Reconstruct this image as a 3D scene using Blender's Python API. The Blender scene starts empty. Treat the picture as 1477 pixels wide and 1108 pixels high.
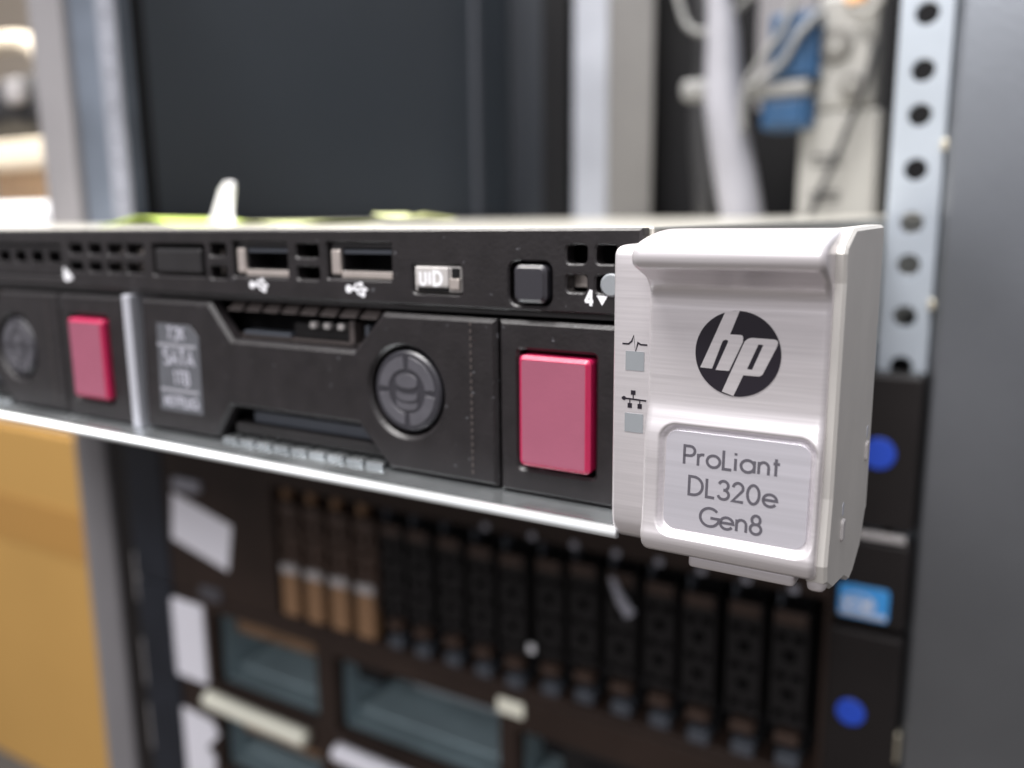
import bpy, bmesh, math, random
from mathutils import Vector, Matrix
from mathutils.geometry import tessellate_polygon
random.seed(7)
K = 0.001                      # all lengths below are millimetres
SC = bpy.context.scene
COL = SC.collection
PI = math.pi

# ------------------------------------------------------------------ camera
CAM = (60.436, -103.242, 44.519)
yaw, pit, rol = 0.541476, -0.188353, 0.009932
FPX = 1252.6
cam_d = bpy.data.cameras.new("camera")
cam = bpy.data.objects.new("camera", cam_d); COL.objects.link(cam)
Rz = Matrix.Rotation(yaw, 3, 'Z'); Rx = Matrix.Rotation(pit, 3, 'X'); Ry = Matrix.Rotation(rol, 3, 'Y')
R = Rz @ Rx @ Ry
right, fwd, up = R.col[0], R.col[1], R.col[2]
M = Matrix.Identity(4)
for i in range(3):
    M[i][0] = right[i]; M[i][1] = up[i]; M[i][2] = -fwd[i]; M[i][3] = CAM[i] * K
cam.matrix_world = M
cam_d.sensor_fit = 'HORIZONTAL'; cam_d.sensor_width = 36.0
cam_d.lens = 36.0 * FPX / 1477.0
cam_d.shift_x = 0.0; cam_d.shift_y = 0.0
cam_d.clip_start = 0.005; cam_d.clip_end = 60.0
cam_d.dof.use_dof = True
cam_d.dof.focus_distance = (Vector((33, -8, 26)) - Vector(CAM)).dot(fwd) * K * 1.06
cam_d.dof.aperture_fstop = cam_d.lens / 2.35
SC.camera = cam

# ------------------------------------------------------------------ world and lamps
W = bpy.data.worlds.new("World"); SC.world = W; W.use_nodes = True
nt = W.node_tree; bg = nt.nodes['Background']
tc = nt.nodes.new('ShaderNodeTexCoord'); sp = nt.nodes.new('ShaderNodeSeparateXYZ')
mr = nt.nodes.new('ShaderNodeMapRange'); mr.inputs[1].default_value = -1; mr.inputs[2].default_value = 1
cr = nt.nodes.new('ShaderNodeValToRGB')
e = cr.color_ramp.elements
e[0].position = 0.0; e[0].color = (0.060, 0.038, 0.026, 1)
e[1].position = 1.0; e[1].color = (1.25, 1.27, 1.32, 1)
for p, c in ((0.30, (0.13, 0.11, 0.095, 1)), (0.44, (0.50, 0.465, 0.47, 1)), (0.55, (0.76, 0.74, 0.78, 1))):
    n = cr.color_ramp.elements.new(p); n.color = c
nt.links.new(tc.outputs['Generated'], sp.inputs[0]); nt.links.new(sp.outputs[2], mr.inputs[0])
nt.links.new(mr.outputs[0], cr.inputs[0]); nt.links.new(cr.outputs[0], bg.inputs[0])
bg.inputs[1].default_value = 0.66

def area(name, loc, target, w, h, power, col):
    l = bpy.data.lights.new(name, 'AREA'); l.shape = 'RECTANGLE'; l.size = w; l.size_y = h
    l.energy = power; l.color = col
    o = bpy.data.objects.new(name, l); COL.objects.link(o)
    o.location = loc
    d = Vector(target) - Vector(loc)
    o.rotation_euler = d.to_track_quat('-Z', 'Y').to_euler()
    return o
area("ceiling_or_fill_lamp", (-0.30, -0.72, 1.9), (0, 0.1, 0), 1.2, 0.45, 84, (1.0, 0.975, 0.96))
area("ceiling_or_fill_lamp", (-1.3, 0.5, 1.9), (-0.8, 0.45, 0), 1.2, 0.5, 75, (1.0, 0.96, 0.90))
area('ceiling_or_fill_lamp', (0.1, -2.4, 1.5), (-0.1, 0.1, -0.1), 1.3, 0.6, 34, (1.0, 0.98, 0.99))  # fill lamp added in front to brighten the lower servers
SC.view_settings.view_transform = 'Standard'
try: SC.view_settings.look = 'None'
except Exception: pass
SC.view_settings.exposure = 0.03; SC.view_settings.gamma = 1.0
SC.render.engine = 'CYCLES'

# ------------------------------------------------------------------ materials
def mat(name, col, rough=0.5, metal=0.0, spec=0.5, noise=0.0, nscale=200.0, bump=0.0, bscale=800.0,
        stretch=(1, 1, 1), coat=0.0, speck=None, rvar=0.0, sheen=0.0):
    m = bpy.data.materials.new(name); m.use_nodes = True
    t = m.node_tree; b = t.nodes['Principled BSDF']
    b.inputs['Base Color'].default_value = (*col, 1)
    b.inputs['Roughness'].default_value = rough; b.inputs['Metallic'].default_value = metal
    b.inputs['Specular IOR Level'].default_value = spec
    b.inputs['Coat Weight'].default_value = coat
    if sheen:
        b.inputs['Sheen Weight'].default_value = sheen
    c = t.nodes.new('ShaderNodeTexCoord'); mp = t.nodes.new('ShaderNodeMapping')
    mp.inputs['Scale'].default_value = stretch
    t.links.new(c.outputs['Object'], mp.inputs[0])
    last = None
    if noise:
        n = t.nodes.new('ShaderNodeTexNoise'); n.inputs['Scale'].default_value = nscale; n.inputs['Detail'].default_value = 5
        t.links.new(mp.outputs[0], n.inputs['Vector'])
        r = t.nodes.new('ShaderNodeMapRange'); r.inputs[1].default_value = .3; r.inputs[2].default_value = .7
        r.inputs[3].default_value = 1 - noise; r.inputs[4].default_value = 1 + noise
        t.links.new(n.outputs[0], r.inputs[0])
        x = t.nodes.new('ShaderNodeMix'); x.data_type = 'RGBA'; x.blend_type = 'MULTIPLY'; x.inputs[0].default_value = 1
        x.inputs[6].default_value = (*col, 1); t.links.new(r.outputs[0], x.inputs[7])
        last = x.outputs[2]; t.links.new(last, b.inputs['Base Color'])
        if rvar:
            r2 = t.nodes.new('ShaderNodeMapRange'); r2.inputs[1].default_value = .3; r2.inputs[2].default_value = .7
            r2.inputs[3].default_value = rough - rvar; r2.inputs[4].default_value = rough + rvar
            t.links.new(n.outputs[0], r2.inputs[0]); t.links.new(r2.outputs[0], b.inputs['Roughness'])
    if speck:
        v = t.nodes.new('ShaderNodeTexNoise'); v.inputs['Scale'].default_value = speck[0]; v.inputs['Detail'].default_value = 2
        t.links.new(c.outputs['Object'], v.inputs['Vector'])
        r = t.nodes.new('ShaderNodeMapRange'); r.inputs[1].default_value = speck[1]; r.inputs[2].default_value = speck[1] + .05
        t.links.new(v.outputs[0], r.inputs[0])
        x = t.nodes.new('ShaderNodeMix'); x.data_type = 'RGBA'
        x.inputs[7].default_value = (*speck[2], 1)
        t.links.new(r.outputs[0], x.inputs[0])
        if last: t.links.new(last, x.inputs[6])
        else: x.inputs[6].default_value = (*col, 1)
        t.links.new(x.outputs[2], b.inputs['Base Color'])
    if bump:
        n = t.nodes.new('ShaderNodeTexNoise'); n.inputs['Scale'].default_value = bscale; n.inputs['Detail'].default_value = 3
        t.links.new(mp.outputs[0], n.inputs['Vector'])
        bp = t.nodes.new('ShaderNodeBump'); bp.inputs['Strength'].default_value = bump; bp.inputs['Distance'].default_value = 0.0001
        t.links.new(n.outputs[0], bp.inputs['Height']); t.links.new(bp.outputs[0], b.inputs['Normal'])
    return m

M_BLACK = mat('black_plastic', (.0135, .0115, .0125), .42, spec=.42, noise=.25, nscale=260, bump=.55, bscale=1500,
              speck=(900, .70, (.10, .10, .11)))
M_BLACK2 = mat('smooth_black_plastic', (.016, .015, .016), .3, noise=.2, nscale=120)
M_DARK = mat('dark_interior', (.006, .006, .007), .8, spec=.2)
M_SILVER = mat('silver_paint', (.74, .705, .722), .34, metal=.66, spec=.6, noise=.05, nscale=1100, stretch=(.06, 1, 3.0),
               bump=.06, bscale=1800, rvar=.035)
M_EARSIDE = mat('ear_side_zinc', (.60, .58, .55), .42, metal=.45, noise=.06, nscale=90)
M_BRUSH = mat('brushed_label', (.56, .545, .59), .42, metal=.6, noise=.07, nscale=300, stretch=(.06, 1, 5))
M_STEEL = mat('galvanised_steel', (.46, .48, .50), .34, metal=.85, noise=.14, nscale=60, rvar=.08, bump=.1, bscale=300)
M_FLOOR = mat('chassis_floor_steel', (.45, .475, .49), .24, metal=.88, noise=.16, nscale=70, stretch=(1, .6, 1), rvar=.08)
M_LIP = mat('highlit_rolled_steel_lip', (.80, .83, .84), .36, metal=.5, noise=.06, nscale=70)  # paler than the floor sheet: the lip's highlight is put into the colour
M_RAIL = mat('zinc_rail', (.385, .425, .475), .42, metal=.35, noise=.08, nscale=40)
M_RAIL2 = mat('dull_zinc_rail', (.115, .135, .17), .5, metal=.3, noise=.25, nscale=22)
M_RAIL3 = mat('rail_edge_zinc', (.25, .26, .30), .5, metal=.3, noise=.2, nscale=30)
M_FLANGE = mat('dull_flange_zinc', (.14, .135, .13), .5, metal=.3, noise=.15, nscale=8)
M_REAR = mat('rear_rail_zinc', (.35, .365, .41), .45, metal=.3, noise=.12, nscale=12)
M_BAYREFL = mat('brown_bay_reflection', (.13, .075, .04), .5, noise=.3, nscale=50)  # brown reflection inside the first bay, painted as a colour
M_SOCK = mat('socket_grey', (.13, .125, .115), .5)
M_REARF = mat('rear_filler_paint', (.017, .020, .026), .5)
M_SEAM = mat('seam_highlight', (.07, .075, .09), .5)  # lighter tone paints the highlight along the panel seam
M_FRAME = mat('grey_cabinet_paint', (.31, .33, .36), .30, metal=.96, spec=.7, noise=.10, nscale=18, bump=.5, bscale=500)
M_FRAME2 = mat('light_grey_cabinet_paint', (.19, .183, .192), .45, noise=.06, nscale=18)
M_PANEL = mat('dark_panel_paint', (.030, .037, .047), .45, noise=.10, nscale=6)
M_RED = mat('red_latch_plastic', (.42, .010, .068), .36, spec=.6)
M_REDF = mat('frosted_red_face_glare', (.27, .072, .118), .6, spec=.5, noise=.03, nscale=300, bump=.25, bscale=4000)  # frosted; the glare that turns the face pink is in the colour
M_BADGE = mat('badge_grey', (.070, .068, .079), .45, noise=.1, nscale=300)
M_BADGE0 = mat('badge_black', (.028, .027, .033), .38)
M_LABEL = mat('grey_drive_label', (.085, .088, .10), .5, noise=.08, nscale=300)
M_GREYLINE = mat('label_rule_grey', (.27, .27, .30), .5)
M_INK = mat('pale_print', (.36, .36, .41), .6)
M_WHITE = mat('white_print', (.75, .75, .78), .6)
M_BLKINK = mat('black_print', (.014, .011, .017), .45, spec=.3)
M_GREYINK = mat('grey_print', (.075, .07, .085), .5)
M_LED = mat('status_window', (.22, .235, .25), .5)
M_METALWARM = mat('usb_shell_metal', (.60, .54, .50), .35, metal=.75, noise=.1, nscale=300)
M_UID = mat('uid_translucent_plastic', (.42, .40, .39), .35, noise=.12, nscale=500)
M_SEP = mat('bay_divider_metal', (.52, .53, .58), .4, metal=.4)
M_TOOTH = mat('vent_tooth_plastic', (.055, .045, .043), .5)
M_LID = mat('lid_metal', (.62, .60, .54), .35, metal=.6, noise=.05, nscale=30)
M_CARD = mat('cardboard', (.37, .215, .065), .8, spec=.2, noise=.05, nscale=5)
M_TAPE = mat('packing_tape', (.33, .175, .045), .5)
M_TAN = mat('tan_board', (.72, .52, .34), .7, noise=.08, nscale=10)
M_CREAM = mat('cream_board', (.92, .80, .62), .6)
M_WHITEP = mat('white_paper', (.92, .92, .94), .8, noise=.03, nscale=50)
M_FOAM = mat('white_foam', (.85, .84, .82), .9, noise=.05, nscale=60)
M_NOTE = mat('green_note_paper', (.52, .66, .13), .8)
M_NOTE2 = mat('faded_green_note_paper', (.66, .70, .36), .8)
M_BLUE = mat('blue_dot', (.02, .07, .50), .35)
M_PLUG = mat('blue_plug', (.006, .045, .115), .45, noise=.2, nscale=40)
M_BEIGE = mat('beige_strip_plastic', (.28, .275, .26), .5, noise=.05, nscale=20)
M_CABLEW = mat('white_cable_sheath', (.25, .25, .28), .5, noise=.1, nscale=30)
M_CABLEG = mat('grey_cable_sheath', (.19, .19, .187), .5)
M_CABLEB = mat('black_cable_sheath', (.02, .02, .022), .45)
M_EAR = mat('server_ear_black', (.011, .009, .009), .45, spec=.3, noise=.2, nscale=30)
M_EARL = mat('blueish_black_ear', (.018, .021, .029), .45, spec=.3, noise=.2, nscale=30)
M_SFF = mat('carrier_charcoal', (.009, .008, .0085), .5, spec=.3, noise=.3, nscale=60)
M_SFFB = mat('carrier_brown', (.045, .025, .017), .5, noise=.2, nscale=60)
M_LATCH = mat('latch_blue_grey', (.060, .067, .082), .4)
M_TANCAP = mat('tan_latch', (.24, .135, .07), .5)
M_CAPTOP = mat('pale_latch_top', (.40, .38, .38), .4)
M_BAY = mat('bay_steel', (.27, .345, .375), .38, metal=.35, noise=.2, nscale=25)
M_BROWN = mat('brown_reflecting_edge', (.030, .019, .015), .5, spec=.25, noise=.2, nscale=25)  # chassis edge reflecting brown; that reflection is put into the base colour
M_STICKW = mat('white_sticker', (.86, .85, .92), .6)
M_HANDLE = mat('cream_handle', (.88, .87, .74), .45)
M_STB = mat('sticker_blue', (.05, .30, .70), .35)
M_STP = mat('sticker_pale', (.45, .52, .66), .35)
M_BRASS = mat('screw_metal', (.72, .66, .52), .3, metal=.8)
M_WALL = mat('wall_paint', (.55, .47, .38), .9, noise=.05, nscale=2)
M_GROUND = mat('floor_vinyl', (.045, .038, .032), .5, noise=.15, nscale=4)

# ------------------------------------------------------------------ helpers
def link(name, verts, faces, m, parent=None, smooth=False, loc=None, rot=None):
    me = bpy.data.meshes.new(name)
    me.from_pydata([(v[0] * K, v[1] * K, v[2] * K) for v in verts], [], faces)
    bm = bmesh.new(); bm.from_mesh(me)
    bmesh.ops.recalc_face_normals(bm, faces=bm.faces); bm.to_mesh(me); bm.free()
    me.materials.append(m)
    if smooth:
        for p in me.polygons: p.use_smooth = True
    o = bpy.data.objects.new(name, me); COL.objects.link(o)
    if parent: o.parent = parent
    if loc: o.location = [c * K for c in loc]
    if rot: o.rotation_euler = rot
    return o

class MB:
    """collects shapes of one part"""
    def __init__(s): s.v = []; s.f = []
    def add(s, v, f):
        n = len(s.v); s.v += [tuple(p) for p in v]; s.f += [tuple(i + n for i in q) for q in f]; return s
    def box(s, x0, x1, y0, y1, z0, z1, bev=0, seg=2):
        if not bev:
            v = [(x, y, z) for x in (x0, x1) for y in (y0, y1) for z in (z0, z1)]
            f = [(0, 1, 3, 2), (4, 6, 7, 5), (0, 4, 5, 1), (2, 3, 7, 6), (0, 2, 6, 4), (1, 5, 7, 3)]
            return s.add(v, f)
        bm = bmesh.new(); bmesh.ops.create_cube(bm, size=1)
        for q in bm.verts:
            q.co = Vector(((x0 + x1) / 2 + q.co.x * (x1 - x0), (y0 + y1) / 2 + q.co.y * (y1 - y0), (z0 + z1) / 2 + q.co.z * (z1 - z0)))
        bmesh.ops.bevel(bm, geom=list(bm.edges), offset=bev, segments=seg, profile=.5, affect='EDGES')
        bm.verts.index_update()
        v = [tuple(q.co) for q in bm.verts]; f = [[q.index for q in p.verts] for p in bm.faces]
        bm.free(); return s.add(v, f)
    def plate(s, outer, holes, y0, y1, ch=0.0, chh=None, mp=None):
        """prism in the xz plane from y0 (front) to y1 with holes; chamfered front edges"""
        if chh is None: chh = ch
        mp = mp or (lambda x, y, z: (x, y, z))
        front = [off(outer, -ch)] + [off(h, chh) for h in holes]
        pts = [Vector((p[0], p[1], 0)) for l in front for p in l]
        tris = tessellate_polygon([[Vector((p[0], p[1], 0)) for p in l] for l in front])
        n = len(pts)
        V = [mp(p.x, y0, p.y) for p in pts]; F = [tuple(t) for t in tris]
        body = [outer] + list(holes)
        off0 = len(V)
        rings = []
        k = 0
        for i, l in enumerate(body):
            L = len(l); a = list(range(k, k + L)); k += L
            c = ch if i == 0 else chh
            if c:
                b = list(range(len(V), len(V) + L)); V += [mp(p[0], y0 + (y1 - y0) / abs(y1 - y0) * c, p[1]) for p in l]
            else: b = a
            d = list(range(len(V), len(V) + L)); V += [mp(p[0], y1, p[1]) for p in l]
            for j in range(L):
                q = (j + 1) % L
                if c: F.append((a[j], a[q], b[q], b[j]))
                F.append((b[j], b[q], d[q], d[j]))
            rings += d
        F += [tuple(rings[i] for i in t) for t in tris]
        return s.add(V, F)
    def tube(s, pts, r, n=10, res=8):
        P = spline(pts, res); rr = r if isinstance(r, (list, tuple)) else [r] * len(pts)
        R_ = [rr[0] + 0 for _ in P]
        m = len(pts) - 1
        for i in range(len(P)):
            t = i / (len(P) - 1) * m; a = min(int(t), m - 1); R_[i] = rr[a] + (rr[a + 1] - rr[a]) * (t - a)
        V = []; F = []
        prev = None
        for i, p in enumerate(P):
            d = (P[min(i + 1, len(P) - 1)] - P[max(i - 1, 0)]).normalized()
            if prev is None:
                a = d.orthogonal().normalized()
            else:
                a = (prev - d * prev.dot(d)).normalized()
            prev = a; b = d.cross(a)
            for j in range(n):
                t = 2 * PI * j / n
                V.append(p + (a * math.cos(t) + b * math.sin(t)) * R_[i])
        for i in range(len(P) - 1):
            for j in range(n):
                q = (j + 1) % n
                F.append((i * n + j, i * n + q, (i + 1) * n + q, (i + 1) * n + j))
        F.append(tuple(range(n))); F.append(tuple((len(P) - 1) * n + j for j in range(n)))
        return s.add(V, F)
    def cyl(s, x, z, r, y0, y1, n=28, ch=0.0, ri=0.0, a0=0, a1=2 * PI):
        full = abs(a1 - a0 - 2 * PI) < 1e-6
        if ri == 0 and full:
            s.plate([(x + r * math.cos(2 * PI * i / n), z + r * math.sin(2 * PI * i / n)) for i in range(n)], [], y0, y1, ch)
        elif full:
            s.plate([(x + r * math.cos(2 * PI * i / n), z + r * math.sin(2 * PI * i / n)) for i in range(n)],
                    [[(x + ri * math.cos(2 * PI * i / n), z + ri * math.sin(2 * PI * i / n)) for i in range(n)]], y0, y1, ch)
        else:
            o = [(x + r * math.cos(a0 + (a1 - a0) * i / n), z + r * math.sin(a0 + (a1 - a0) * i / n)) for i in range(n + 1)]
            o += [(x + ri * math.cos(a1 + (a0 - a1) * i / n), z + ri * math.sin(a1 + (a0 - a1) * i / n)) for i in range(n + 1)]
            s.plate(o, [], y0, y1, ch)
        return s
    def build(s, name, m, parent=None, smooth=False, loc=None, rot=None):
        return link(name, s.v, s.f, m, parent, smooth, loc, rot)

def spline(pts, res):
    P = [Vector(p) for p in pts]
    if len(P) < 3: return [P[0].lerp(P[-1], i / res) for i in range(res + 1)]
    Q = [P[0] * 2 - P[1]] + P + [P[-1] * 2 - P[-2]]
    out = []
    for i in range(1, len(Q) - 2):
        a, b, c, d = Q[i - 1:i + 3]
        for k in range(res):
            t = k / res
            out.append(.5 * ((2 * b) + (c - a) * t + (2 * a - 5 * b + 4 * c - d) * t * t + (3 * b - a - 3 * c + d) * t ** 3))
    out.append(P[-1]); return out

def area2(l): return sum(l[i][0] * l[(i + 1) % len(l)][1] - l[(i + 1) % len(l)][0] * l[i][1] for i in range(len(l)))
def off(l, d):
    """grow polygon l by d (outward positive)"""
    if not d: return list(l)
    s = 1 if area2(l) > 0 else -1
    n = len(l); out = []
    for i in range(n):
        p0, p1, p2 = l[i - 1], l[i], l[(i + 1) % n]
        def nr(a, b):
            dx, dy = b[0] - a[0], b[1] - a[1]; L = math.hypot(dx, dy) or 1
            return (dy / L * s, -dx / L * s)
        a = nr(p0, p1); b = nr(p1, p2)
        k = 1 + a[0] * b[0] + a[1] * b[1]
        k = max(k, .35)
        out.append((p1[0] + (a[0] + b[0]) / k * d, p1[1] + (a[1] + b[1]) / k * d))
    return out
def rr(x0, x1, z0, z1, r=0, n=4):
    if r <= 0: return [(x0, z0), (x1, z0), (x1, z1), (x0, z1)]
    r = min(r, (x1 - x0) / 2 - 1e-4, (z1 - z0) / 2 - 1e-4)
    o = []
    for cx, cz, a in ((x1 - r, z0 + r, -90), (x1 - r, z1 - r, 0), (x0 + r, z1 - r, 90), (x0 + r, z0 + r, 180)):
        for i in range(n + 1):
            t = math.radians(a + 90 * i / n); o.append((cx + r * math.cos(t), cz + r * math.sin(t)))
    return o
def circ(x, z, r, n=24): return [(x + r * math.cos(2 * PI * i / n), z + r * math.sin(2 * PI * i / n)) for i in range(n)]

def props(o, label=None, cat=None, group=None, kind=None):
    if label: o['label'] = label
    if cat: o['category'] = cat
    if group: o['group'] = group
    if kind: o['kind'] = kind
    return o
def thing(name, label, cat, loc=(0, 0, 0), group=None, rot=None):
    o = bpy.data.objects.new(name, None); COL.objects.link(o); o.empty_display_size = .01
    o.location = [c * K for c in loc]
    if rot: o.rotation_euler = rot
    return props(o, label, cat, group)
def kids(o): return [c for c in bpy.data.objects if c.parent == o]
def dup(o, parent=None, loc=None):
    c = o.copy(); COL.objects.link(c)
    if parent is not None: c.parent = parent
    if loc: c.location = [v * K for v in loc]
    for ch in kids(o): dup(ch, c)
    return c

# --- stroke lettering (cap height 1)
def arc(cx, cz, rx, rz, a0, a1, n=14): return [(cx + rx * math.cos(math.radians(a0 + (a1 - a0) * i / n)), cz + rz * math.sin(math.radians(a0 + (a1 - a0) * i / n))) for i in range(n + 1)]
G = {
 'P': (.56, [[(0, 0), (0, 1), (.28, 1)] + arc(.28, .74, .25, .26, 90, -90)[1:] + [(0, .48)]]),
 'r': (.30, [[(0, 0), (0, .64)], [(0, .40)] + arc(.22, .40, .22, .22, 165, 70, 6)]),
 'o': (.66, [arc(.32, .32, .32, .32, 0, 360, 24)]),
 'L': (.44, [[(0, 1), (0, 0), (.40, 0)]]),
 'i': (.12, [[(0, 0), (0, .64)], [(0, .82), (0, .94)]]),
 'a': (.70, [arc(.32, .32, .32, .32, 0, 360, 24), [(.64, .64), (.64, 0)]]),
 'n': (.52, [[(0, 0), (0, .64)], [(0, .38)] + arc(.23, .38, .23, .26, 170, 0, 8) + [(.46, 0)]]),
 't': (.34, [[(.13, .90), (.13, 0)], [(0, .64), (.30, .64)]]),
 'D': (.74, [[(0, 0), (0, 1), (.22, 1)] + arc(.22, .5, .46, .5, 90, -90, 18)[1:] + [(0, 0)]]),
 '3': (.56, [arc(.25, .75, .23, .25, 165, -90, 12), arc(.25, .26, .27, .26, 90, -165, 12)]),
 '2': (.56, [arc(.25, .73, .24, .27, 175, -30, 12) + [(0, 0), (.52, 0)]]),
 '0': (.60, [arc(.28, .5, .28, .5, 0, 360, 26)]),
 'e': (.66, [[(.02, .33), (.64, .33)] + arc(.32, .32, .32, .32, 3, 325, 20)[1:]]),
 'G': (.86, [arc(.48, .5, .48, .5, 42, 356, 26) + [(.52, .47)]]),
 '8': (.54, [arc(.25, .76, .20, .24, -90, 270, 20), arc(.25, .27, .26, .27, 90, 450, 20)]),
 'U': (.60, [[(0, 1), (0, .27)] + arc(.24, .27, .24, .27, 180, 360, 10) + [(.48, 1)]]),
 'I': (.14, [[(0, 0), (0, 1)]]),
 'S': (.56, [arc(.25, .75, .23, .24, 40, 270, 12) + arc(.25, .26, .25, .26, 90, -150, 12)[1:]]),
 'A': (.70, [[(0, 0), (.32, 1), (.64, 0)], [(.12, .34), (.52, .34)]]),
 'T': (.60, [[(0, 1), (.54, 1)], [(.27, 1), (.27, 0)]]),
 'B': (.56, [[(0, 0), (0, 1), (.25, 1)] + arc(.25, .76, .21, .24, 90, -90, 8)[1:] + [(0, .52)], [(.25, .52)] + arc(.25, .26, .25, .26, 90, -90, 8)[1:] + [(0, 0)]]),
 '1': (.34, [[(.0, .82), (.18, 1), (.18, 0)]]),
 '7': (.54, [[(0, 1), (.5, 1), (.16, 0)]]),
 '.': (.14, [[(0, 0), (0, .12)]]),
 'K': (.58, [[(0, 0), (0, 1)], [(.5, 1), (.03, .48)], [(.16, .58), (.54, 0)]]),
 'H': (.62, [[(0, 0), (0, 1)], [(.52, 0), (.52, 1)], [(0, .5), (.52, .5)]]),
 'O': (.80, [arc(.36, .5, .36, .5, 0, 360, 26)]),
 '4': (.58, [[(.40, 0), (.40, 1)], [(.40, 1), (.03, .26)], [(0, .28), (.56, .28)]]),
 'l': (.12, [[(0, 0), (0, 1)]]),
 ' ': (.30, []),
}
def ribbon(mb, pts, w, y0, y1, mp=None):
    closed = math.hypot(pts[0][0] - pts[-1][0], pts[0][1] - pts[-1][1]) < 1e-6
    P = pts[:-1] if closed else pts
    n = len(P); Lf = []; Rt = []
    for i in range(n):
        a = P[i - 1] if (i or closed) else None; c = P[(i + 1) % n] if (i < n - 1 or closed) else None
        b = P[i]
        def nr(p, q):
            dx, dy = q[0] - p[0], q[1] - p[1]; L = math.hypot(dx, dy) or 1
            return (-dy / L, dx / L)
        if a is None: nx, ny = nr(b, c)
        elif c is None: nx, ny = nr(a, b)
        else:
            u = nr(a, b); v = nr(b, c); k = max(1 + u[0] * v[0] + u[1] * v[1], .5)
            nx, ny = (u[0] + v[0]) / k, (u[1] + v[1]) / k
        Lf.append((b[0] + nx * w / 2, b[1] + ny * w / 2)); Rt.append((b[0] - nx * w / 2, b[1] - ny * w / 2))
    mp = mp or (lambda x, y, z: (x, y, z))
    V = []
    for i in range(n):
        V += [mp(Lf[i][0], y0, Lf[i][1]), mp(Rt[i][0], y0, Rt[i][1]), mp(Lf[i][0], y1, Lf[i][1]), mp(Rt[i][0], y1, Rt[i][1])]
    F = []
    for i in range(n if closed else n - 1):
        a = 4 * i; b = 4 * ((i + 1) % n)
        F += [(a, b, b + 1, a + 1), (a + 2, a + 3, b + 3, b + 2), (a, a + 2, b + 2, b), (a + 1, b + 1, b + 3, a + 3)]
    if not closed: F += [(0, 1, 3, 2), (4 * n - 4, 4 * n - 2, 4 * n - 1, 4 * n - 3)]
    mb.add(V, F)
def text(s, cx, z, h, wt, y, t=.05, sx=1.0, track=.13, mp=None, yf=None):
    """stroke text centred on cx with baseline z"""
    mb = MB(); W_ = sum(G[c][0] + track for c in s) - track
    x = cx - W_ * h * sx / 2; k = 0
    for c in s:
        for st in G[c][1]:
            pts = [(x + p[0] * h * sx, z + p[1] * h) for p in st]
            ribbon(mb, pts, wt, y - .002 * (k % 3), y + t, mp); k += 1
        x += (G[c][0] + track) * h * sx
    return mb
def panel3(a, b, c, d, th, name, m, parent=None):
    """a slab through four corners, given thickness"""
    A = [Vector(q) for q in (a, b, c, d)]
    n = (A[1] - A[0]).cross(A[3] - A[0]).normalized() * th
    V = A + [q + n for q in A]
    return link(name, V, [(0, 1, 2, 3), (7, 6, 5, 4), (0, 4, 5, 1), (1, 5, 6, 2), (2, 6, 7, 3), (3, 7, 4, 0)], m, parent)

# =================================================================== THE PULLED-OUT 1U SERVER
PITCH = 104.3
srv = thing('rack_server', 'slim black server slid out of the rack, red drive latches and silver ear', 'server', (0, 0, 0))

# chassis
MB().box(-412, 17.3, -5.6, 700, 4.5, 5.52, .3, 3).build('chassis_floor', M_FLOOR, srv, True)
lip = MB()
prof = [(-5.2, 5.55), (-5.75, 5.55), (-6.15, 5.45), (-6.45, 5.2), (-6.6, 4.85), (-6.55, 4.5), (-6.3, 4.2), (-5.9, 4.05), (-5.2, 4.0)]
V = []; F = []
for i, x in enumerate((-412, 17.3)):
    V += [(x, p[0], p[1]) for p in prof]
n = len(prof)
for j in range(n): F.append((j, (j + 1) % n, n + (j + 1) % n, n + j))
F += [tuple(range(n)), tuple(range(n, 2 * n))]
link('front_lip', V, F, M_LIP, srv, True)
MB().box(-412, 18.2, 2.5, 700, 42.1, 43.35, .3).build('lid', M_LID, srv)
MB().box(17.0, 18.2, 1.5, 700, 4.7, 42.1).build('side_wall', M_LID, srv)
MB().box(-412, -410.8, 1.5, 700, 4.7, 42.1).build('side_wall', M_LID, srv)
MB().box(-410, 16.8, 40, 60, 5, 42).build('inner_bulkhead', M_DARK, srv)

# upper face plate with its openings
Z0, Z1 = 31.9, 43.2
holes = []
def H(x0, x1, z0, z1, r=.6): holes.append(rr(x0, x1, z0, z1, r)); return holes[-1]
for a, b in ((6.9, 9.9), (11.2, 14.2)):
    H(a, b, 38.6, 41.0); H(a, b, 34.8, 37.1)
H(-2.0, 4.7, 32.75, 38.75, 1.3)                 # power button well
H(-18.6, -9.9, 33.8, 38.0, .5)                  # uid well
H(-35.4, -22.6, 35.5, 41.1, .25); H(-56.6, -44.1, 35.3, 41.1, .25)   # usb
H(-42.0, -37.2, 38.7, 40.8, .5); H(-42.0, -37.2, 35.2, 37.2, .5)
H(-62.3, -58.4, 38.7, 40.8, .4); H(-62.5, -58.5, 34.8, 36.9, .4)
H(-77.8, -63.8, 35.0, 40.6, .4)
for a, b in ((-102.8, -98.7), (-96.6, -92.8), (-90.8, -86.4), (-85.0, -80.3)):
    H(a, b, 38.6, 40.5, .3); H(a - .3, b - .3, 35.2, 37.0, .3)
H(-200, -105.9, 33.9, 40.4, .3)                # pull tab well
for i in range(26):
    x = -207 - i * 6.0
    H(x - 4.2, x, 38.6, 40.5, .3); H(x - 4.2, x, 35.2, 37.0, .3)
fp = MB().plate([(-412, Z0), (17.6, Z0), (17.6, Z1), (-412, Z1)], holes, 0, 2.4, .35, .28)
face = fp.build('face_plate', M_BLACK, srv)
MB().box(-412, 17.0, 6.5, 8, Z0, 42).build('vent_backing', M_DARK, srv)
MB().box(-412, 17.0, .9, 30, 31.2, 31.85).build('bay_ceiling', M_BLACK2, srv)
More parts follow.
